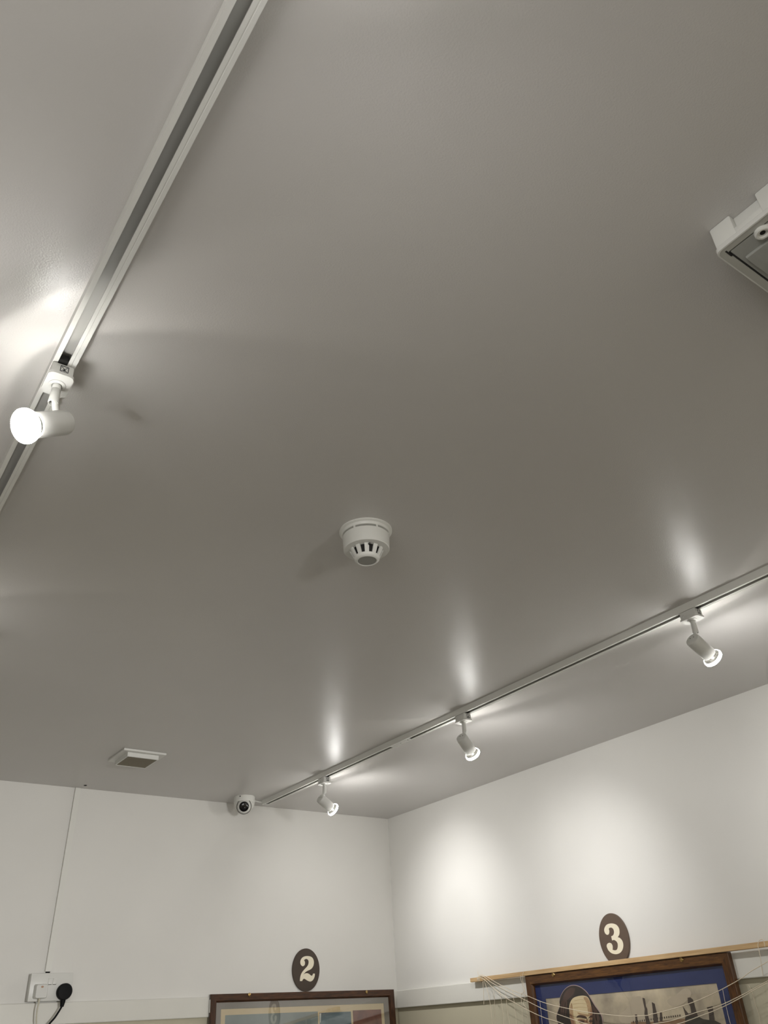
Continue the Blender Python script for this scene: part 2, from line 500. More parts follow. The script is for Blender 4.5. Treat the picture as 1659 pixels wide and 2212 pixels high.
def spotlight(y, az, el, x, rotz, label, watts, angle=92, symbol=True, visible=True):
    """track spotlight; root sits where the adapter meets the track; az/el aim the lamp"""
    base = Vector((x, y, CEIL - 0.0191))
    d = Vector((math.cos(el) * math.sin(az), math.cos(el) * math.cos(az), math.sin(el)))
    up = (Vector((0, 0, 1)) - d * d.z).normalized()
    kn = base + Vector((0, 0, -DIM_A - DIM_S))
    back = kn - up * DIM_K - d * DIM_B
    side = up.cross(d).normalized()
    mw = Matrix(((side.x, up.x, d.x, back.x - base.x), (side.y, up.y, d.y, back.y - base.y), (side.z, up.z, d.z, back.z - base.z), (0, 0, 0, 1)))
    if visible:
        root = empty('track_spotlight', base)
        tag(root, label, 'spotlight', 'spotlights on the ceiling tracks')
        ad = child('adapter', shared('adapter', b_adapter, M['white_enamel'], 40), root, Matrix.Rotation(rotz, 4, 'Z'))
        child('contact_foot', shared('contact_foot', b_contacts, M['dark']), ad)
        if symbol:
            s = child('symbol', shared('symbol', b_symbol, M['black_ink']), ad)
            s['label'] = 'small black crossed square mark'
        child('stem', shared('stem', b_stem, [M['white_enamel'], M['dark']], 40), root)
        # knuckle from the stem's mouth down to the housing
        k0 = Vector((0, 0, -DIM_A - DIM_S + 0.012)); k1 = kn - base - up * (DIM_K - 0.0175)
        bmk = bmesh.new(); tube(bmk, [k0, (k0 + k1) / 2, k1], 0.0048, 14)
        link('knuckle', bmk, M['white_enamel'], root, smooth=50)
        h = child('housing', shared('housing', b_housing, [M['white_enamel'], M['matt_black']], 40), root, mw)
        child('lip', shared('lip', b_ring, M['ring_white'], 40), h)
        for dx in (-0.0052, 0.0052): child('screw', shared('screw', b_screw, M['shade_grey']), h, Matrix.Translation((dx, 0.004, 0)))
        for a in (PI * 0.5 - 0.12, PI * 0.5 + 0.12):
            child('vent_slot', shared('vent_slot', b_slot, M['shade_grey']), h, Matrix.Translation((0.019 * math.cos(a), 0.019 * math.sin(a), DIM_L - 0.010)))
        bl = child('bulb', shared('bulb', b_neck, M['lamp_neck'], 40), root, mw)
        bl['label'] = 'lit reflector bulb'
        child('led_core', shared('led_core', b_core, M['lamp_core']), bl)
        child('rim', shared('rim', b_rim, [M['rim_white'], M['matt_black']], 40), bl)
        child('bulb_face', shared('bulb_face', b_face, M['lamp_face'], 60), bl)
    ld = bpy.data.lights.new('spotlight_beam', 'SPOT'); lo = bpy.data.objects.new('spotlight_beam', ld); col.objects.link(lo)
    ld.energy = watts; ld.spot_size = math.radians(angle); ld.spot_blend = 1.0; ld.shadow_soft_size = 0.02
    ld.color = (1.0, 0.985, 0.97)
    lo.location = back + d * (DIM_L + DIM_P + 0.004)
    lo.rotation_euler = d.to_track_quat('-Z', 'Y').to_euler()
    return


R_ = math.radians
lx = lambda y: TLX + 0.0158 * (y - TLY)
spotlight(1.0667, R_(91.3), R_(-29.3), RTX, 0, 'white track spotlight farthest from the security camera on the three-lamp track', 7)
spotlight(1.9770, R_(71.2), R_(-33.6), RTX, 0, 'white track spotlight between the other two on the three-lamp track', 13, 84)
spotlight(2.8502, R_(80.8), R_(-27.1), RTX, 0, 'white track spotlight nearest the security camera and room corner', 14, 72)
spotlight(1.0139, R_(-114.0), R_(-37.3), lx(1.0139), LROT, 'white track spotlight with its round glowing bulb face in full view', 34)
spotlight(2.03, R_(-105), R_(-37), lx(2.03), LROT, 'white track spotlight farther along the close-up track toward the socket wall', 34)
spotlight(0.16, R_(40), R_(-55), lx(0.16), LROT, 'white track spotlight on the close-up track directly above the viewer', 30)

# ------------------------------------------------------------------ smoke detector
DX, DY = 0.8535, 1.1872
det = empty('smoke_detector', (DX, DY, CEIL)); tag(det, 'round white smoke detector with finned nose at the centre of the ceiling', 'smoke detector')
bm = bmesh.new()
lathe(bm, [(0, 0), (0.0555, 0), (0.0555, -0.0028), (0.0535, -0.0040), (0.0515, -0.0052), (0.0495, -0.0105), (0.0440, -0.0112), (0.0400, -0.0112), (0.0400, -0.016)], 64)
link('mounting_base', bm, M['white_plastic'], det, smooth=30)
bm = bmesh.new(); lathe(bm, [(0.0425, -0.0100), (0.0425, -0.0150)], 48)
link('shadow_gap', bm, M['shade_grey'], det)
bm = bmesh.new()
lathe(bm, [(0.040, -0.0145), (0.0485, -0.0145), (0.0492, -0.0155), (0.0478, -0.0450), (0.0468, -0.0465), (0.0335, -0.0475), (0.0300, -0.0475)], 64)
for a in (0.3, 1.9, 3.6, 4.6, 5.5):
    x, y = 0.0478 * math.cos(a), 0.0478 * math.sin(a)
    b2 = bmesh.new(); box(b2, (0, 0, -0.0125), (0.003, 0.004, 0.006))
    bmesh.ops.rotate(b2, verts=b2.verts, matrix=Matrix.Rotation(a, 3, 'Z')); bmesh.ops.translate(b2, verts=b2.verts, vec=(x, y, 0))
    tmp = bpy.data.meshes.new('t'); b2.to_mesh(tmp); b2.free(); bm.from_mesh(tmp); bpy.data.meshes.remove(tmp)
link('body', bm, M['white_plastic'], det, smooth=30)
bm = bmesh.new(); lathe(bm, [(0.0285, -0.0460), (0.0225, -0.0640)], 40)
link('sensor_mesh', bm, M['dark'], det, smooth=30)
NF = 11
for i in range(NF):
    a = 2 * PI * i / NF + 0.12; ha = 0.14
    bm = bmesh.new()
    top, bot = [], []
    for k in (-1, -0.33, 0.33, 1):
        t = a + k * ha; t2 = a + k * ha * 1.15
        top.append((0.0355 * math.cos(t), 0.0355 * math.sin(t), -0.0468)); bot.append((0.0262 * math.cos(t2), 0.0262 * math.sin(t2), -0.0655))
    va = [bm.verts.new(p) for p in top]; vb = [bm.verts.new(p) for p in bot]
    va2 = [bm.verts.new((p[0] * .88, p[1] * .88, p[2])) for p in top]; vb2 = [bm.verts.new((p[0] * .86, p[1] * .86, p[2])) for p in bot]
    for k in range(3):
        bm.faces.new((va[k], va[k + 1], vb[k + 1], vb[k])); bm.faces.new((vb2[k], vb2[k + 1], va2[k + 1], va2[k]))
    bm.faces.new((va[0], vb[0], vb2[0], va2[0])); bm.faces.new((va[3], va2[3], vb2[3], vb[3]))
    link('fin', bm, M['white_plastic'], det)
bm = bmesh.new()
lathe(bm, [(0.0220, -0.0625), (0.0268, -0.0632), (0.0262, -0.0672), (0.0235, -0.0705), (0.0205, -0.0715), (0.0192, -0.0708), (0.0192, -0.0706)], 48)
lathe(bm, [(0.0192, -0.0704), (0.0192, -0.0702), (0, -0.0702)], 48, mi=1)
link('nose', bm, [M['white_plastic'], M['grey_plastic']], det, smooth=35)
bm = bmesh.new(); lathe(bm, [(0.0, 0.003), (0.0024, 0.0022), (0.003, 0.0)], 14, (-0.0145, -0.0315, -0.0500), (-0.35, -0.8, -0.5))
link('indicator_light', bm, M['lens'], det, smooth=40)

# ------------------------------------------------------------------ bulkhead light on the right
blk = empty('bulkhead_light', (0.81, 0.305, CEIL)); tag(blk, 'white rectangular bulkhead ceiling light with grey cover, only one corner in view', 'ceiling light')
LX, LY, HB = 0.24, 0.42, 0.042            # extends +x and -y from the visible corner
bm = bmesh.new()
RECX = 0.011


def side_prism(x0, x1, y0, y1, z0, z1, bev=0.0015):
    box(bm, ((x0 + x1) / 2, (y0 + y1) / 2, (z0 + z1) / 2), (x1 - x0, y1 - y0, z1 - z0), bev)


side_prism(RECX, LX, -LY, 0, -HB + 0.010, 0)
side_prism(0.0, RECX + 0.002, -0.031, 0, -HB + 0.003, 0, 0.0025)
side_prism(0.0, RECX + 0.002, -LY, -0.0685, -HB + 0.003, 0, 0.0025)
side_prism(0.001, RECX + 0.002, -0.072, -0.028, -HB + 0.003, -HB + 0.017, 0.0015)
link('body', bm, M['white_plastic'], blk, smooth=30)
bm = bmesh.new()
rr = rounded_rect(LX + 0.004, LY + 0.004, 0.008)
inn = rounded_rect(LX - 0.018, LY - 0.018, 0.003)
C0 = Vector((LX / 2, -LY / 2, 0))
zt, zb = -HB + 0.004, -HB - 0.004
o_t = [bm.verts.new((C0.x + x, C0.y + y, zt)) for x, y in rr]; o_b = [bm.verts.new((C0.x + x, C0.y + y, zb + 0.0015)) for x, y in rr]
o_c = [bm.verts.new((C0.x + x * .9935, C0.y + y * .9965, zb)) for x, y in rr]
i_b = [bm.verts.new((C0.x + x, C0.y + y, zb)) for x, y in inn]; i_t = [bm.verts.new((C0.x + x, C0.y + y, zt + .003)) for x, y in inn]
nn = len(rr)
for i in range(nn):
    j = (i + 1) % nn
    for A_, B_ in ((o_t, o_b), (o_b, o_c), (o_c, i_b), (i_b, i_t)):
        bm.faces.new((A_[i], A_[j], B_[j], B_[i]))
link('rim', bm, M['cover_rim'], blk, smooth=40)
bm = bmesh.new()
rr2 = rounded_rect(LX + 0.0055, LY + 0.0055, 0.0085)
A_ = [bm.verts.new((C0.x + x, C0.y + y, zt - 0.001)) for x, y in rr2]; B_ = [bm.verts.new((C0.x + x, C0.y + y, zb)) for x, y in rr2]
D_ = [bm.verts.new((C0.x + x * 0.984, C0.y + y * 0.991, zb - 0.0003)) for x, y in rr2]
for i in range(nn):
    bm.faces.new((A_[i], A_[(i + 1) % nn], B_[(i + 1) % nn], B_[i])); bm.faces.new((B_[i], B_[(i + 1) % nn], D_[(i + 1) % nn], D_[i]))
link('edge_bead', bm, M['white_enamel'], blk, smooth=40)
bm = bmesh.new()
box(bm, (LX / 2, -LY / 2, -HB - 0.0005), (LX - 0.022, LY - 0.022, 0.007), 0.0015)
box(bm, (LX / 2 + 0.010, -LY / 2, -HB - 0.0055), (LX - 0.050, LY - 0.034, 0.006), 0.002)
link('cover', bm, M['diffuser'], blk, smooth=30)
bm = bmesh.new()
box(bm, (0.012, -0.0085, -HB - 0.0036), (0.014, 0.0022, 0.0016))
box(bm, (LX / 2, -0.0106, -HB - 0.0032), (LX - 0.024, 0.0013, 0.0016))
link('seam', bm, M['dark'], blk)
bm = bmesh.new()
lathe(bm, [(0.0102, 0), (0.0102, -0.006), (0.0085, -0.0072), (0.0062, -0.0070), (0.0055, -0.0045), (0.0036, -0.0045)], 32, (0.0175, -0.054, -HB - 0.002))
lathe(bm, [(0.0038, -0.0043), (0, -0.0043)], 24, (0.0175, -0.054, -HB - 0.002), mi=1)
lathe(bm, [(0.0125, 0), (0.0125, -0.003), (0.0112, -0.0036)], 32, (0.0225, -0.0565, -HB - 0.0015))
link('screw_boss', bm, [M['white_plastic'], M['dark']], blk, smooth=40)

# ------------------------------------------------------------------ ceiling vent
vent = empty('ceiling_vent', (1.031, 2.932, CEIL)); tag(vent, 'square white stepped ceiling vent with a slatted grille', 'vent')
bm = bmesh.new(); box(bm, (0, 0, -0.004), (0.158, 0.166, 0.008), 0.002)
link('frame', bm, M['white_plastic'], vent)
bm = bmesh.new()
W2, D2 = 0.116, 0.128
for s in (-1, 1):
    box(bm, (s * (W2 / 2 - 0.002), 0, -0.0145), (0.004, D2, 0.017), 0.0006); box(bm, (0, s * (D2 / 2 - 0.002), -0.0145), (W2 - 0.008, 0.004, 0.017), 0.0006)
link('collar', bm, M['white_plastic'], vent)
bm = bmesh.new()
box(bm, (0, 0, -0.0100), (W2 - 0.008, D2 - 0.008, 0.003))
for i in range(14):
    y = -D2 / 2 + 0.010 + i * (D2 - 0.020) / 13
    box(bm, (0, y, -0.0190), (W2 - 0.008, 0.0044, 0.0070))
link('louvre', bm, M['grille'], vent)

# ------------------------------------------------------------------ security camera
cc = empty('security_camera', (1.670, 3.327, CEIL)); tag(cc, 'white dome security camera with a black lens beside the track end', 'camera')
bm = bmesh.new(); lathe(bm, [(0, 0), (0.0455, 0), (0.0465, -0.003), (0.0465, -0.023), (0.0450, -0.0250), (0.0400, -0.0255)], 48)
link('base', bm, M['white_plastic'], cc, smooth=30)
bm = bmesh.new(); lathe(bm, [(0.041, -0.0250), (0.0445, -0.0258), (0.0440, -0.032), (0.0390, -0.045), (0.0300, -0.056), (0.018, -0.061)], 48)
link('cup', bm, M['white_plastic'], cc, smooth=30)
ld_ = (Vector((0.0, 0.10, EYE - 0.12)) - Vector((1.67, 3.327, CEIL - 0.045))).normalized()
ball = Vector((0, 0, -0.0445)) + Vector((ld_.x, ld_.y, 0)).normalized() * 0.024
bm = bmesh.new()
prof = [(0.031 * math.sin(t), 0.031 * math.cos(t) * 1.0) for t in [PI - 0.001 - i * (PI - 0.80) / 16 for i in range(17)]]
lathe(bm, prof + [(0.0205, 0.0208)], 40, ball, ld_)
link('eyeball', bm, M['white_plastic'], cc, smooth=40)
bm = bmesh.new(); lathe(bm, [(0.0322, 0.006), (0.0326, 0.008), (0.0320, 0.010), (0.0305, 0.0115)], 40, ball, ld_)
link('seam_ring', bm, M['shade_grey'], cc, smooth=40)
bm = bmesh.new(); lathe(bm, [(0.0208, 0.0212), (0.0200, 0.0228), (0.012, 0.0240), (0, 0.0246)], 40, ball, ld_)
link('lens', bm, M['lens'], cc, smooth=60)
bm = bmesh.new()
bm.free()
for a in (-2.45, -0.45):
    bm = bmesh.new(); lathe(bm, [(0, 0.0006), (0.0026, 0.0006), (0.0026, 0)], 12, (0.0465 * math.cos(a), 0.0465 * math.sin(a), -0.006), (math.cos(a), math.sin(a), 0))
    link('screw_hole', bm, M['dark'], cc)

# ------------------------------------------------------------------ cable trunking, socket, plugs
tk = empty('cable_trunking', (0.0, YB, EYE)); tag(tk, 'narrow white cable trunking running from the ceiling down to the wall socket', 'trunking')
tT, tB = on_y(163.4, 1702.9, YB - 0.012), on_y(97.7, 2098.6, YB - 0.012)
slope = (tT.x - tB.x) / (tT.z - tB.z)
TW = 0.0215


def tk_bar(name, x0, x1, y0, y1, z0, z1, m, bev=0.0006):
    bm = bmesh.new()
    xs = lambda z: tB.x + slope * (z + EYE - tB.z)
    vs = []
    for z in (z0, z1):
        for x, y in ((x0, y0), (x1, y0), (x1, y1), (x0, y1)): vs.append(bm.verts.new((xs(z) + x, -y, z)))
    for f in ((0, 1, 2, 3), (7, 6, 5, 4), (0, 4, 5, 1), (1, 5, 6, 2), (2, 6, 7, 3), (3, 7, 4, 0)): bm.faces.new([vs[i] for i in f])
    bmesh.ops.bevel(bm, geom=list(bm.edges), offset=bev, segments=2, affect='EDGES')
    return link(name, bm, m, tk, smooth=30)


zT = CEIL - EYE - 0.0005; zB = tB.z - EYE
tk_bar('base', 0.001, TW - 0.001, 0.0, 0.009, zB, zT, M['trunking'])
tk_bar('lid', 0.0, TW, 0.0085, 0.013, zB, zT - 0.003, M['trunking'], 0.0012)
bm = bmesh.new(); box(bm, (tB.x + 0.011, -0.006, zB - 0.004), (0.014, 0.008, 0.008), 0.001)
link('end_gap', bm, M['dark'], tk)
hole = None
bm = bmesh.new(); lathe(bm, [(0.0, -0.0012), (0.0052, -0.0012), (0.0062, 0.0)], 20)
hole = link('drill_hole', bm, M['dark'], None, (0.9962, 3.3995, CEIL), smooth=40); tag(hole, 'small black hole in the ceiling above the cable trunking', 'hole')

SY = YB - 0.038
sk = empty('wall_socket', (0.980, YB, EYE + 0.1788)); tag(sk, 'white double wall socket with two plugs in it below the cable trunking', 'socket')
bm = bmesh.new(); box(bm, (0, -0.016, 0), (0.142, 0.032, 0.084), 0.002)
link('back_box', bm, M['white_plastic'], sk, smooth=30)
bm = bmesh.new(); box(bm, (0, -0.0350, 0), (0.147, 0.007, 0.087), 0.0018)
link('face_plate', bm, M['white_plastic'], sk, smooth=30)
for i, x in enumerate((-0.0055, 0.0105)):
    bm = bmesh.new(); box(bm, (x, -0.0395, 0.0175), (0.0135, 0.004, 0.019), 0.001)
    bmesh.ops.rotate(bm, verts=bm.verts, cent=(x, -0.0395, 0.0175), matrix=Matrix.Rotation(R_(-7), 3, 'X'))
    link('switch', bm, M['white_plastic'], sk, smooth=30)
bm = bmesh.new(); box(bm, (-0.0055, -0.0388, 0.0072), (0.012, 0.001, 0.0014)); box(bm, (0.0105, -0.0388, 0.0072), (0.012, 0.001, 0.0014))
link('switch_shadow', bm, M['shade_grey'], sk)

pw = empty('charger_plug', (0.943, YB - 0.0378, EYE + 0.166)); tag(pw, 'white square charger plug with small brown badge in the wall socket', 'plug')
bm = bmesh.new()
n0 = [(x, 0, z) for x, z in rounded_rect(0.044, 0.046, 0.007)]; n1 = [(x * 0.93, -0.024, z * 0.93 - 0.001) for x, z in rounded_rect(0.044, 0.046, 0.007)]
va = [bm.verts.new(p) for p in n0]; vb = [bm.verts.new(p) for p in n1]
vc = [bm.verts.new((p[0] * .93, -0.027, p[2] * .93)) for p in n1]
for i in range(len(va)):
    j = (i + 1) % len(va); bm.faces.new((va[i], va[j], vb[j], vb[i])); bm.faces.new((vb[i], vb[j], vc[j], vc[i]))
bm.faces.new(va); bm.faces.new(vc)
link('body', bm, M['white_enamel'], pw, smooth=35)
bm = bmesh.new()
u = [(0.0045 * math.cos(t), -0.0275, 0.0125 + 0.0032 * math.sin(t)) for t in [2 * PI * i / 24 for i in range(24)]]
prism(bm, u, (0, 0.0006, 0))
link('badge', bm, M['brown_badge'], pw)
bm = bmesh.new()
tube(bm, spline([(-0.001, -0.014, -0.020), (-0.0012, -0.0145, -0.034), (-0.0030, -0.015, -0.058), (-0.0005, -0.014, -0.085), (0.003, -0.013, -0.13), (0.004, -0.012, -0.40)], 8),
     [0.0034 if i < 10 else 0.0026 for i in range(41)], 10)
link('cable', bm, M['cable_white'], pw, smooth=60)

pb = empty('power_plug', (1.0262, YB - 0.0372, EYE + 0.1625)); tag(pb, 'round black power plug with black cable in the wall socket', 'plug')
bm = bmesh.new()
lathe(bm, [(0.0255, 0), (0.0262, 0.004), (0.0262, 0.020), (0.0240, 0.0235), (0.012, 0.0245), (0, 0.0248)], 40, (0, 0, 0), (0, -1, 0))
link('body', bm, M['black_plastic'], pb, smooth=40)
bm = bmesh.new()
tube(bm, [(0.0, -0.012, -0.020), (-0.001, -0.0125, -0.032), (-0.002, -0.013, -0.046)], [0.0092, 0.0085, 0.0060], 16)
link('strain_relief', bm, M['black_plastic'], pb, smooth=50)
bm = bmesh.new()
tube(bm, spline([(-0.002, -0.013, -0.044), (-0.0075, -0.014, -0.055), (-0.022, -0.016, -0.078), (-0.040, -0.016, -0.100), (-0.055, -0.015, -0.135), (-0.06, -0.012, -0.40)], 8), 0.0034, 10)
link('power_cord', bm, M['black_plastic'], pb, smooth=60)

# ------------------------------------------------------------------ number plaques
C2 = lambda a, b: (600 + a / 12.76, 2030 + b / 12.76)
C3 = lambda a, b: (1240 + a / 9.217, 1950 + b / 9.217)
TWO = [(690, 730), (645, 700), (622, 640), (632, 560), (680, 490), (750, 456), (830, 448), (910, 465), (965, 510), (992, 580), (995, 650), (980, 720), (945, 780),
       (890, 825), (830, 852), (775, 885), (730, 930), (708, 962), (740, 937), (785, 922), (835, 928), (880, 955), (915, 985), (940, 992), (958, 975), (968, 950), (972, 932),
       (1024, 932), (1020, 990), (1000, 1060), (960, 1120), (910, 1150), (860, 1145), (800, 1115), (750, 1082), (715, 1077), (692, 1100), (672, 1140),
       (611, 1140), (614, 1080), (625, 1010), (648, 940), (690, 870), (750, 800), (810, 735), (843, 670), (850, 600), (832, 552), (790, 528), (750, 540), (722, 566),
       (742, 592), (752, 640), (738, 700)]
THREE = [(600, 550), (612, 490), (650, 438), (710, 416), (780, 416), (845, 442), (890, 500), (905, 570), (900, 630), (882, 668), (868, 686), (910, 702), (950, 742), (975, 800),
         (980, 870), (962, 940), (920, 995), (860, 1022), (800, 1022), (740, 1000), (690, 955), (660, 900), (650, 860), (662, 820), (702, 798), (742, 812), (765, 852), (770, 900),
         (766, 936), (812, 948), (850, 935), (868, 890), (870, 830), (855, 785), (822, 754), (787, 742), (757, 752), (748, 710), (738, 668), (770, 655), (790, 620), (794, 570), (778, 522), (745, 497), (708, 500),
         (692, 522), (702, 560), (700, 602), (685, 632), (655, 638), (620, 610)]


def resample(pts, corners):
    """smooth closed outline that keeps the listed points as corners"""
    idx = sorted(corners); out = []; n = len(pts)
    for a, b in zip(idx, idx[1:] + [idx[0] + n]):
        seg = [pts[i % n] for i in range(a, b + 1)]
        out += spline(seg, 5)[:-1] if len(seg) > 2 else [Vector(seg[0])]
    return out


def plaque(name_pts, wall, centre, hw, hh, lab, thick=0.007, disc='plaque'):
    root = empty('number_plaque', centre); tag(root, lab, 'sign', 'numbered oval plaques')
    el = [(hw * math.cos(2 * PI * i / 64), hh * math.sin(2 * PI * i / 64)) for i in range(64)]
    bm = bmesh.new()
    if wall == 'y': P = lambda u, v, d: (u, -d, v)
    else: P = lambda u, v, d: (-d, -u, v)
    rings = []
    for sc_, d in ((0.985, 0), (1.0, 0.001), (1.0, thick - 0.0012), (0.985, thick)):
        rings.append([bm.verts.new(P(x * sc_, y * sc_, d)) for x, y in el])
    for A_, B_ in zip(rings, rings[1:]):
        for i in range(64): bm.faces.new((A_[i], A_[(i + 1) % 64], B_[(i + 1) % 64], B_[i]))
    bm.faces.new(rings[0]); bm.faces.new(rings[-1])
    link('disc', bm, M[disc], root, smooth=40)
    bm = bmesh.new()
    bm_pts = [Vector(p) - root.location for p in name_pts]
    off = (0, 0.0008, 0) if wall == 'y' else (0.0008, 0, 0)
    prism(bm, bm_pts, off)
    bm.normal_update()
    bmesh.ops.triangulate(bm, faces=[f for f in bm.faces if len(f.verts) > 4], ngon_method='EAR_CLIP')
    link('numeral', bm, M['numeral'], root)
    return root


two2d = resample([Vector((a, b, 0)) for a, b in TWO], [17, 26, 27, 37, 38, 50])
three2d = resample([Vector((a, b, 0)) for a, b in THREE], [10, 28, 36, 38])
plaque([on_y(*C2(p.x, p.y), YB - 0.0077) for p in two2d], 'y', (2.0545, YB - 0.0004, EYE + 0.2213), 0.0680, 0.0812,
       'brown oval plaque with a cream numeral 2 above the frame with grey mat', disc='plaque_dark')
plaque([on_x(*C3(p.x, p.y), XR - 0.0077) for p in three2d], 'x', (XR - 0.0004, 2.1400, EYE + 0.2165), 0.0660, 0.0812,
       'brown oval plaque with a cream numeral 3 above the framed portrait')

# ------------------------------------------------------------------ framed pictures


def frame_mesh(bm, P, W, H, fw, depth, lip):
    """mitred frame; P(u, v, d): u right, v down from the top-left outer corner, d out of the wall"""
    def ring(i, d): return [bm.verts.new(P(i, i, d)), bm.verts.new(P(W - i, i, d)), bm.verts.new(P(W - i, H - i, d)), bm.verts.new(P(i, H - i, d))]
    R = [ring(0, 0), ring(0, depth - 0.002), ring(0.002, depth), ring(fw - 0.006, depth), ring(fw - 0.003, depth - 0.004), ring(fw, depth - lip), ring(fw, 0)]
    for a, b in zip(R, R[1:]):
        for i in range(4):
            f = bm.faces.new((a[i], a[(i + 1) % 4], b[(i + 1) % 4], b[i])); f.material_index = 0 if i in (0, 2) else 1


def rect(bm, P, u0, v0, u1, v1, d, mi=0, t=0.0):
    pts = [P(u0, v0, d), P(u1, v0, d), P(u1, v1, d), P(u0, v1, d)]
    if t: prism(bm, pts, Vector(P(0, 0, -t)) - Vector(P(0, 0, 0)), mi)
    else: flat(bm, pts, mi)


def window(bm, P, o, i, d):
    A_ = [bm.verts.new(P(u, v, d)) for u, v in ((o[0], o[1]), (o[2], o[1]), (o[2], o[3]), (o[0], o[3]))]
    B_ = [bm.verts.new(P(u, v, d)) for u, v in ((i[0], i[1]), (i[2], i[1]), (i[2], i[3]), (i[0], i[3]))]
    C_ = [bm.verts.new(P(u, v, d - 0.0015)) for u, v in ((i[0], i[1]), (i[2], i[1]), (i[2], i[3]), (i[0], i[3]))]
    for k in range(4):
        j = (k + 1) % 4
        bm.faces.new((A_[k], A_[j], B_[j], B_[k])); bm.faces.new((B_[k], B_[j], C_[j], C_[k]))


def screw_eye(P, u, v, d, root):
    bm = bmesh.new()
    c = Vector(P(u, v, d)); nrm = (Vector(P(0, 0, 1)) - Vector(P(0, 0, 0))).normalized()
    right = (Vector(P(1, 0, 0)) - Vector(P(0, 0, 0))).normalized()
    lathe(bm, [(0.0060, 0), (0.0054, 0.0018), (0.003, 0.0028), (0, 0.0030)], 16, c, nrm)
    pts = [c + nrm * (0.0035) + (right * math.cos(t) * 0.0046 + Vector((0, 0, 1)) * math.sin(t) * 0.0060) for t in [2 * PI * i / 14 for i in range(13)]]
    tube(bm, pts, 0.0009, 6)
    link('screw_eye', bm, M['brass'], root, smooth=50)


# picture 2, back wall
FD = 0.030
f2 = empty('framed_picture', (1.6056, YB - 0.0165, EYE + 0.1403), (R_(-2.9), R_(0.29), R_(-1.2))); tag(f2, 'dark wood framed display of prints in grey and cream mounts under plaque 2', 'picture', 'framed pictures on the walls')
P2 = lambda u, v, d: (u, -d + 0.0, -v)
W_2, H_2 = 0.8812, 0.62
FD2 = 0.0135
bm = bmesh.new(); frame_mesh(bm, P2, W_2, H_2, 0.029, FD2, 0.009)
# back edge that fills the gap to the wall above the rail
link('frame', bm, [M['frame_dark_h'], M['frame_dark_v']], f2, smooth=30)
bm = bmesh.new(); window(bm, P2, (0.027, 0.021, W_2 - 0.027, H_2 - 0.021), (0.0495, 0.0515, W_2 - 0.055, H_2 - 0.05), 0.0042)
link('grey_mat', bm, M['grey_mat'], f2)['label'] = 'grey mat board'
bm = bmesh.new()
rect(bm, P2, 0.045, 0.047, W_2 - 0.050, H_2 - 0.045, 0.0030)
link('mount', bm, M['cream_mount'], f2)['label'] = 'cream mount'
for u0, v0, u1, key in ((0.068, 0.0722, 0.490, 'print_grey'), (0.4975, 0.0775, 0.654, 'print_blue'), (0.6635, 0.0740, 0.811, 'print_red')):
    bm = bmesh.new(); rect(bm, P2, u0, v0, u1, H_2 - 0.075, 0.0034)
    if key == 'print_blue':
        flat(bm, [P2(0.548, 0.131, 0.0036), P2(0.585, 0.127, 0.0036), P2(0.60, 0.150, 0.0036), P2(0.54, 0.155, 0.0036)], 1)
        flat(bm, [P2(0.4985, 0.080, 0.0036), P2(0.506, 0.0785, 0.0036), P2(0.503, 0.110, 0.0036), P2(0.4985, 0.115, 0.0036)], 1)
    o = link('print', bm, [M[key], M['print_white']], f2)
    o['label'] = {'print_grey': 'pale grey-blue print', 'print_blue': 'slate blue print', 'print_red': 'rust red print'}[key]
bm = bmesh.new()
gl = link('glass', bm, M['glass'], f2)
me = gl.data; bm = bmesh.new()
q = [P2(0.028, 0.022, 0.0050), P2(W_2 - 0.028, 0.022, 0.0050), P2(W_2 - 0.028, H_2 - 0.022, 0.0050), P2(0.028, H_2 - 0.022, 0.0050)]
flat(bm, q); bm.to_mesh(me); bm.free()
screw_eye(P2, 0.166, 0.0055, FD2, f2); screw_eye(P2, 0.733, 0.0075, FD2, f2)
bm = bmesh.new(); box(bm, (-0.0006, -0.007, -0.040), (0.0012, 0.008, 0.044))
link('label_strip', bm, M['white_plastic'], f2)['label'] = 'white strip on the frame side'

# picture 3, right wall
X3 = XR - 0.017
f3 = empty('framed_picture', (X3, 2.5795, EYE + 0.1322), (R_(-0.33), 0, 0)); tag(f3, 'wood framed portrait montage with a blue mat under plaque 3', 'picture', 'framed pictures on the walls')
FD3 = 0.018
P3 = lambda u, v, d: (-d, -u, -v)
W_3, H_3 = 0.895, 0.62
bm = bmesh.new(); frame_mesh(bm, P3, W_3, H_3, 0.034, FD3, 0.010)
link('frame', bm, [M['frame_wood_h'], M['frame_wood_v']], f3, smooth=30)
for r_, P_, W_, H_ in ((f2, P2, W_2, H_2), (f3, P3, W_3, H_3)):
    bm = bmesh.new()
    for u0, v0, u1, v1 in ((0.004, 0.004, W_ - 0.004, 0.022), (0.004, 0.022, 0.022, H_ - 0.1), (W_ - 0.022, 0.022, W_ - 0.004, H_ - 0.1)):
        rect(bm, P_, u0, v0, u1, v1, 0.0005, 0, 0.0)
    rect(bm, P_, 0.004, 0.004, W_ - 0.004, H_ - 0.004, 0.0002)
    link('backing_board', bm, M['frame_wood_v'], r_)
inv3 = (Matrix.Translation(f3.location) @ f3.rotation_euler.to_matrix().to_4x4()).inverted()
bm = bmesh.new(); window(bm, P3, (0.031, 0.015, W_3 - 0.031, H_3 - 0.03), (0.0800, 0.0785, W_3 - 0.0735, H_3 - 0.07), 0.0042)
link('blue_mat', bm, M['blue_mat'], f3)['label'] = 'deep blue mat board'
bm = bmesh.new(); rect(bm, P3, 0.075, 0.074, W_3 - 0.068, H_3 - 0.065, 0.0026)
pr = link('print', bm, M['print_sky'], f3); pr['label'] = 'print of towers under a smoky sky'
XP = X3 - 0.0046
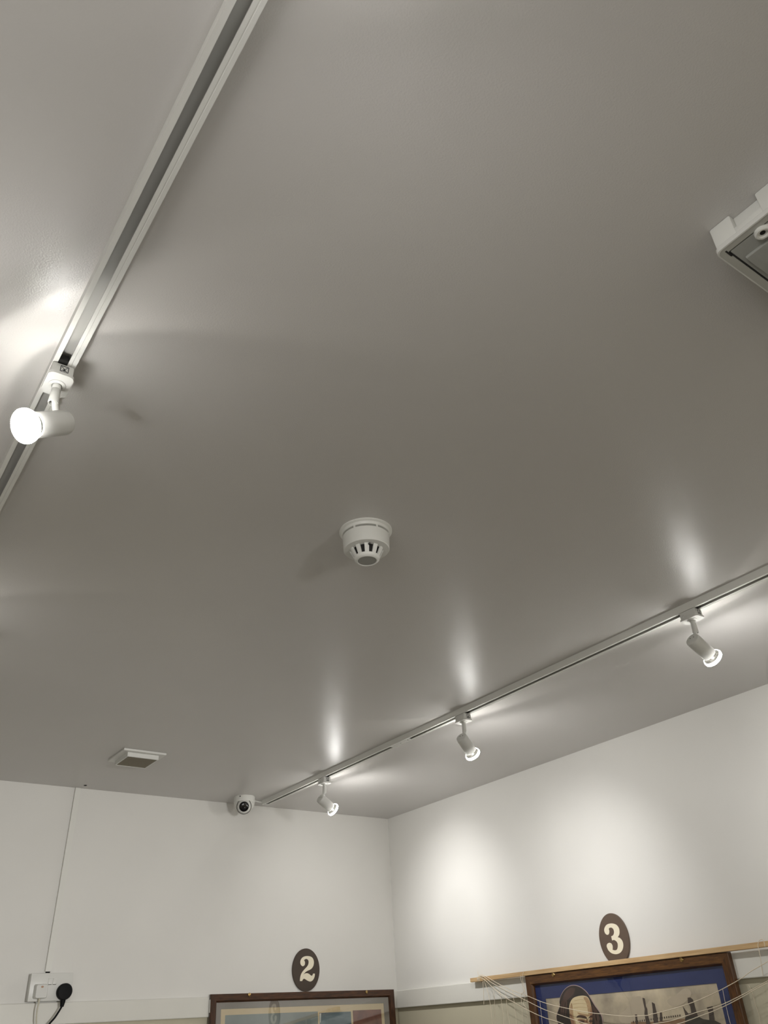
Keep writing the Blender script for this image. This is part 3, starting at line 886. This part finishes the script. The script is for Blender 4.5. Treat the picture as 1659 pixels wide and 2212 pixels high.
A3 = lambda a, b: (1180 + a / 6.9125, 2080 + b / 6.9125)
B3 = lambda a, b: (1380 + a / 6.9125, 2080 + b / 6.9125)


def poly(bm, pts, cr, lift, mi, smooth=True):
    P = [inv3 @ on_x(*cr(a, b), XP) for a, b in pts]
    P = [Vector((-0.0046 + 0.0 - lift, p.y, p.z)) for p in P]
    if smooth: P = spline(P, 4, True)
    f = flat(bm, P, mi); f.normal_update()
    bmesh.ops.triangulate(bm, faces=[f], ngon_method='EAR_CLIP')


bm = bmesh.new()     # towers and smoke of the background print
poly(bm, [(-120, 560), (-60, 510), (20, 500), (60, 560), (110, 620), (160, 560), (230, 600), (290, 700), (300, 800), (330, 880), (0, 900), (-250, 900), (-300, 780), (-200, 700)], B3, -0.0012, 1)
poly(bm, [(560, 470), (640, 400), (720, 380), (780, 460), (720, 560), (600, 640), (480, 640), (420, 560)], B3, -0.0012, 1)
poly(bm, [(50, 520), (85, 530), (105, 650), (125, 690), (130, 760), (150, 840), (180, 930), (110, 930), (95, 840), (80, 760), (85, 690), (65, 600)], B3, -0.0008, 0, False)
poly(bm, [(190, 585), (235, 610), (250, 680), (275, 780), (290, 900), (220, 900), (210, 790), (205, 700)], B3, -0.0008, 0, False)
poly(bm, [(310, 740), (340, 740), (350, 870), (310, 870)], B3, -0.0008, 0, False)
poly(bm, [(-60, 770), (-30, 770), (-15, 930), (-45, 930)], B3, -0.0008, 0, False)
poly(bm, [(650, 640), (690, 700), (740, 760), (780, 745), (765, 650), (730, 600), (725, 520), (765, 515), (805, 545), (830, 640), (860, 740), (885, 805), (700, 815), (680, 740)], B3, -0.0008, 0, False)
poly(bm, [(1010, 665), (1100, 645), (1112, 740), (1130, 870), (1050, 870), (1040, 740)], B3, -0.0008, 0, False)
poly(bm, [(-120, 880), (200, 880), (500, 850), (690, 830), (700, 1800), (-120, 1800)], B3, -0.0009, 3, False)
poly(bm, [(690, 812), (885, 800), (960, 840), (1020, 850), (1130, 860), (1225, 905), (1260, 1000), (1290, 1800), (690, 1800)], B3, -0.0007, 2, False)
for k in range(22):
    u0 = -90 + k * 33; vv = 868 - k * 4.6
    poly(bm, [(u0, vv), (u0 + 14, vv - 2), (u0 + 14, vv + 26), (u0, vv + 28)], B3, -0.0007, 0, False)
o = link('skyline', bm, [M['print_dark'], M['print_smoke'], M['print_tree'], M['print_tan']], pr); o['label'] = 'printed towers and drifting smoke'

bm = bmesh.new()     # portrait cut-out overlapping the mat
HAIR = [(155, 800), (178, 720), (205, 640), (200, 580), (218, 500), (255, 430), (300, 380), (360, 346), (430, 340), (500, 360), (560, 400), (610, 450), (650, 512), (690, 582), (735, 655), (790, 730),
        (825, 800), (838, 870), (845, 960), (850, 1080), (880, 1500), (120, 1500), (165, 1060), (190, 940), (165, 870)]
cx, cy = 500, 800
poly(bm, [(cx + (a - cx) * 1.022 + 3, cy + (b - cy) * 1.016 - 3) for a, b in HAIR], A3, 0.0002, 5)
poly(bm, HAIR, A3, 0.0006, 0)
poly(bm, [(250, 520), (290, 430), (360, 375), (430, 380), (415, 450), (380, 500), (310, 560), (260, 620)], A3, 0.0008, 1)
poly(bm, [(690, 620), (740, 690), (780, 770), (800, 850), (760, 850), (725, 760), (695, 690)], A3, 0.0008, 1)
poly(bm, [(430, 512), (500, 492), (570, 490), (622, 512), (655, 570), (672, 640), (690, 720), (694, 800), (690, 900), (675, 1010), (610, 1100), (540, 1130), (470, 1090), (405, 1010), (375, 900), (356, 820),
          (350, 740), (346, 660), (360, 590), (390, 540)], A3, 0.0010, 2)
poly(bm, [(672, 640), (690, 720), (694, 800), (690, 900), (675, 1010), (640, 1000), (650, 860), (660, 760)], A3, 0.0012, 3)
poly(bm, [(375, 900), (360, 820), (352, 760), (380, 770), (410, 850), (430, 940), (410, 1000)], A3, 0.0012, 3)
for pts in ([(430, 560), (520, 545), (600, 560), (600, 566), (520, 552), (430, 568)], [(410, 610), (510, 600), (620, 612), (620, 620), (510, 608), (410, 620)],
            [(420, 665), (510, 655), (625, 668), (625, 676), (510, 664), (420, 675)]):
    poly(bm, pts, A3, 0.0012, 6)
poly(bm, [(560, 520), (610, 515), (650, 570), (670, 650), (665, 760), (640, 790), (620, 690), (600, 600)], A3, 0.00115, 7)
poly(bm, [(362, 640), (385, 600), (400, 680), (410, 790), (440, 880), (450, 960), (420, 1000), (375, 900), (352, 760)], A3, 0.0011, 7)
poly(bm, [(470, 740), (540, 755), (620, 770), (660, 765), (640, 800), (560, 790), (490, 770)], A3, 0.00118, 7)
for x0 in (232, 262, 300, 720, 752):
    yy = 560 if x0 < 500 else 700
    poly(bm, [(x0, yy), (x0 + 16, yy + 30), (x0 + (2 if x0 < 500 else 40), yy + 180), (x0 - (14 if x0 < 500 else -26), yy + 240), (x0 - 12, yy + 110)], A3, 0.0009, 1)
poly(bm, [(455, 815), (485, 782), (540, 780), (595, 800), (612, 832), (560, 825), (500, 812)], A3, 0.0014, 4)
poly(bm, [(632, 828), (655, 795), (692, 780), (720, 800), (700, 818), (665, 815)], A3, 0.0014, 4)
poly(bm, [(470, 850), (520, 835), (585, 850), (605, 880), (560, 905), (500, 895)], A3, 0.0013, 3)
poly(bm, [(500, 866), (535, 855), (575, 866), (570, 884), (530, 890)], A3, 0.0015, 4)
poly(bm, [(640, 866), (665, 852), (690, 860), (688, 884), (655, 890)], A3, 0.0015, 4)
poly(bm, [(600, 850), (625, 850), (660, 980), (640, 1000), (590, 1000), (585, 980)], A3, 0.0013, 3)
poly(bm, [(540, 1050), (600, 1040), (640, 1050), (600, 1066)], A3, 0.0014, 4)
o = link('portrait', bm, [M['hair'], M['hair_light'], M['skin'], M['skin_shade'], M['brow'], M['cut_edge'], M['skin_line'], M['skin_mid']], pr); o['label'] = 'cut-out portrait of a person with long dark hair'
gl3 = bmesh.new(); rect(gl3, P3, 0.032, 0.016, W_3 - 0.032, H_3 - 0.030, 0.0072)
gl_b = link('glass', gl3, M['clear_glass'], f3)
for g_, n_ in ((gl, Vector((0, -1, 0))), (gl_b, Vector((-1, 0, 0)))):
    if g_.data.polygons[0].normal.dot(n_) < 0: g_.data.flip_normals()
screw_eye(P3, 0.153, 0.0065, FD3, f3); screw_eye(P3, 0.725, 0.0065, FD3, f3)

# ------------------------------------------------------------------ batten on top of picture 3, with cords
bt0, bt1 = Vector((0, 2.890, EYE + 0.1310)), Vector((0, 1.36, EYE + 0.1400))
bm = bmesh.new()
BX0, BX1 = 2.496, 2.516
vs = []
for p in (bt0, bt1):
    for x, z in ((BX0, 0), (BX1, 0), (BX1, 0.0148), (BX0, 0.0148)): vs.append(bm.verts.new((x - BX1, p.y - bt0.y, p.z + z - bt0.z)))
for f in ((0, 1, 2, 3), (7, 6, 5, 4), (0, 4, 5, 1), (1, 5, 6, 2), (2, 6, 7, 3), (3, 7, 4, 0)): bm.faces.new([vs[i] for i in f])
bmesh.ops.bevel(bm, geom=list(bm.edges), offset=0.0008, segments=1, affect='EDGES')
bat = link('wooden_batten', bm, M['pale_wood'], None, (BX1, bt0.y, bt0.z)); tag(bat, 'long pale wooden batten lying across the top of the framed portrait', 'batten')

A1 = lambda a, b: (1000 + a / 6.9125, 2080 + b / 6.9125)
E1 = lambda a, b: (1479 + a / 9.217, 2002 + b / 9.217)
CORDS = [
    ([A1(235, 190), A1(270, 180), A1(330, 195), A1(545, 320), A1(760, 420), A1(955, 490), A1(1200, 590), A3(200, 655), A3(600, 735), A3(850, 765), A3(1150, 795), A3(1330, 796), A3(1500, 785), B3(200, 765), B3(500, 690),
      B3(830, 580), B3(1150, 440), B3(1500, 250), E1(1330, 880), E1(1659, 690), (1720, 2040)], 'uppermost cotton string sagging across the framed portrait'),
    ([A1(240, 200), A1(300, 200), A1(420, 290), A1(600, 390), (1115, 2151), A1(960, 570), A1(1200, 690), A3(180, 770), A3(500, 880), A3(640, 918), A3(900, 975), A3(1200, 985), B3(0, 960), B3(230, 910), B3(500, 860), B3(830, 750), B3(1200, 640),
      B3(1559, 470), (1640, 2129), (1720, 2085)], 'middle cotton string sagging across the framed portrait'),
    ([A1(245, 210), A1(320, 250), A1(450, 370), A1(640, 520), A1(800, 610), A1(980, 710), A1(1220, 820), A3(200, 890), A3(420, 980), A3(800, 1060), A3(1200, 1050), B3(200, 1000), B3(590, 910), B3(900, 800), B3(1230, 670), B3(1559, 500),
      (1640, 2133), (1720, 2092)], 'lowest cotton string sagging across the framed portrait'),
]
CX = BX0 - 0.0022
for pts, lab in CORDS:
    CXo = CX - 0.0035 * CORDS.index((pts, lab))
    P = [on_x(*p, CXo) for i, p in enumerate(pts)]
    base = P[0].copy()
    bm = bmesh.new(); tube(bm, [p - base for p in spline(P, 6)], 0.00110, 8)
    tag(link('cotton_cord', bm, M['cord'], None, base, smooth=80), lab, 'string', 'cotton strings draped from the batten')
THREADS = [
    ([A1(290, 205), A1(297, 262), A1(303, 340), A1(308, 440), A1(312, 620)], 'thin thread hanging at the very corner end of the batten', CX - 0.002, .0009),
    ([A1(318, 240), A1(330, 300), A1(362, 400), A1(395, 540), A1(418, 700), A1(440, 912), A1(455, 1100)], 'thin thread hanging second from the corner end of the batten', CX - 0.002, .0009),
    ([A1(455, 340), A1(465, 440), A1(472, 560), A1(478, 740), A1(482, 912), A1(486, 1100)], 'thin thread hanging beside the portrait, farthest of four from the frame', CX - 0.004, .0007),
    ([A1(540, 370), A1(562, 500), A1(582, 640), A1(600, 780), A1(612, 912), A1(625, 1100)], 'thin thread hanging beside the portrait, third of four from the frame', CX - 0.004, .0007),
    ([A1(632, 400), A1(648, 540), A1(665, 700), A1(682, 820), A1(695, 912), A1(715, 1100)], 'thin thread hanging beside the portrait, second of four from the frame', CX - 0.004, .0007),
    ([A1(740, 420), A1(762, 560), A1(780, 720), A1(800, 912), A1(815, 1100)], 'thin thread hanging beside the portrait, nearest of four to the frame', CX - 0.004, .0007),
    ([A1(905, 118), A1(893, 190), A1(893, 260), A1(912, 370), A1(930, 500), A1(905, 610), A1(955, 700), A1(975, 912), A1(985, 1100)], 'looped thread tied round the batten at the portrait frame', CX - 0.004, .0008),
    ([A1(862, 182), A1(868, 250), A1(888, 340), A1(914, 430), A1(872, 470), A1(878, 640), A1(900, 912), A1(912, 1100)], 'knotted thread hanging just outside the portrait frame on the corner side', CX - 0.003, .0008),
    ([A1(1150, 572), A1(1160, 680), A1(1180, 860), A1(1190, 1000)], 'thin thread hanging over the blue mat beside the portrait', CX - 0.004, .0007),
    ([B3(1252, 395), B3(1275, 520), B3(1310, 680), B3(1345, 830), B3(1380, 960), B3(1400, 1100)], 'thin thread hanging over the blue mat beside the printed towers', CX - 0.004, .0007),
    ([E1(1600, 400), E1(1585, 330), E1(1565, 262), E1(1530, 250), E1(1490, 268), E1(1465, 320), E1(1462, 400), E1(1500, 560), E1(1525, 760), E1(1558, 970)], 'looped thread hanging from the batten past the printed towers', CX - 0.003, .0010),
    ([E1(1275, 1170), E1(1320, 1240), E1(1370, 1400), E1(1410, 1560), E1(1470, 1720), E1(1500, 1900), E1(1520, 2100)], 'thin thread hanging near the wall past the printed towers', XR - 0.004, .0007),
    ([A1(218, 130), A1(228, 165), A1(238, 195), A1(260, 205)], 'short frayed string end sticking up at the corner end of the batten', CX - 0.001, .0010),
]
for pts, lab, X, r in THREADS:
    P = [on_x(*p, X) for p in pts]; base = P[0].copy()
    bm = bmesh.new(); tube(bm, [p - base for p in spline(P, 5)], r, 6)
    tag(link('hanging_thread', bm, M['cord'], None, base, smooth=80), lab, 'thread', 'fine threads hanging from the batten')
# cord lashed round the batten's left end
bm = bmesh.new()
pts = []
for i in range(60):
    t = 2 * PI * i / 15
    y = 2.846 - 0.0045 * i / 15
    hz = bt0.z + (bt1.z - bt0.z) * (2.890 - y) / 1.53 + 0.0074
    pts.append(((BX0 + BX1) / 2 + 0.0125 * math.cos(t) * 0.92, y, hz + 0.0098 * math.sin(t)))
b0 = Vector(pts[0]); tube(bm, [Vector(p) - b0 for p in pts], 0.0012, 6)
tag(link('string_lashing', bm, M['cord'], None, b0, smooth=80), 'cotton string lashed round the batten end nearest the room corner', 'string')

# ------------------------------------------------------------------ added fill lights (unseen, without fittings)


def point(loc, w, r=0.05, c=(1, 0.985, 0.97)):
    l = bpy.data.lights.new('fill_lamp', 'POINT'); o = bpy.data.objects.new('fill_lamp', l); col.objects.link(o)
    l.energy = w; l.shadow_soft_size = r; l.color = c; o.location = loc


def spot(loc, to, w, ang, r=0.03):
    l = bpy.data.lights.new('fill_spot', 'SPOT'); o = bpy.data.objects.new('fill_spot', l); col.objects.link(o)
    l.energy = w; l.spot_size = R_(ang); l.spot_blend = 1; l.shadow_soft_size = r; l.color = (1, 0.985, 0.97)
    o.location = loc; o.rotation_euler = (Vector(to) - Vector(loc)).to_track_quat('-Z', 'Y').to_euler()


spot((1.75, -0.45, 2.26), (XR, -1.0, 1.3), 20, 110)  # added fill, bounces off the right wall
spot((0.1, -1.3, 2.26), (-1.2, -2.2, 0.8), 150, 130)  # added rear fills, bounce brightens the near ceiling
spot((0.9, -1.6, 2.26), (1.2, -2.6, 1.2), 150, 120)
spot((0.9, -1.0, 1.6), (0.9, YB, 1.5), 178, 46, 0.12)  # unseen fill added to brighten the back wall
point((-0.62, -0.15, 1.88), 17.0, 0.32)  # soft fill added to lift the near left ceiling
point((0.52, 0.80, 1.30), 0.8, 0.05)  # unseen low lamp added for a soft glint on the ceiling

w = bpy.data.worlds.new('world'); sc.world = w; w.use_nodes = True
w.node_tree.nodes['Background'].inputs['Color'].default_value = (0.9, 0.9, 0.85, 1)
w.node_tree.nodes['Background'].inputs['Strength'].default_value = 0.0

sc.view_settings.view_transform = 'Standard'
sc.view_settings.look = 'None'
sc.view_settings.exposure = 0.26
sc.cycles.max_bounces = 7
sc.cycles.diffuse_bounces = 4
sc.cycles.glossy_bounces = 3
sc.cycles.transparent_max_bounces = 6
sc.cycles.caustics_reflective = False
sc.cycles.caustics_refractive = False
sc.cycles.use_adaptive_sampling = True
sc.cycles.adaptive_threshold = 0.04
sc.cycles.use_denoising = True
sc.cycles.sample_clamp_indirect = 6.0
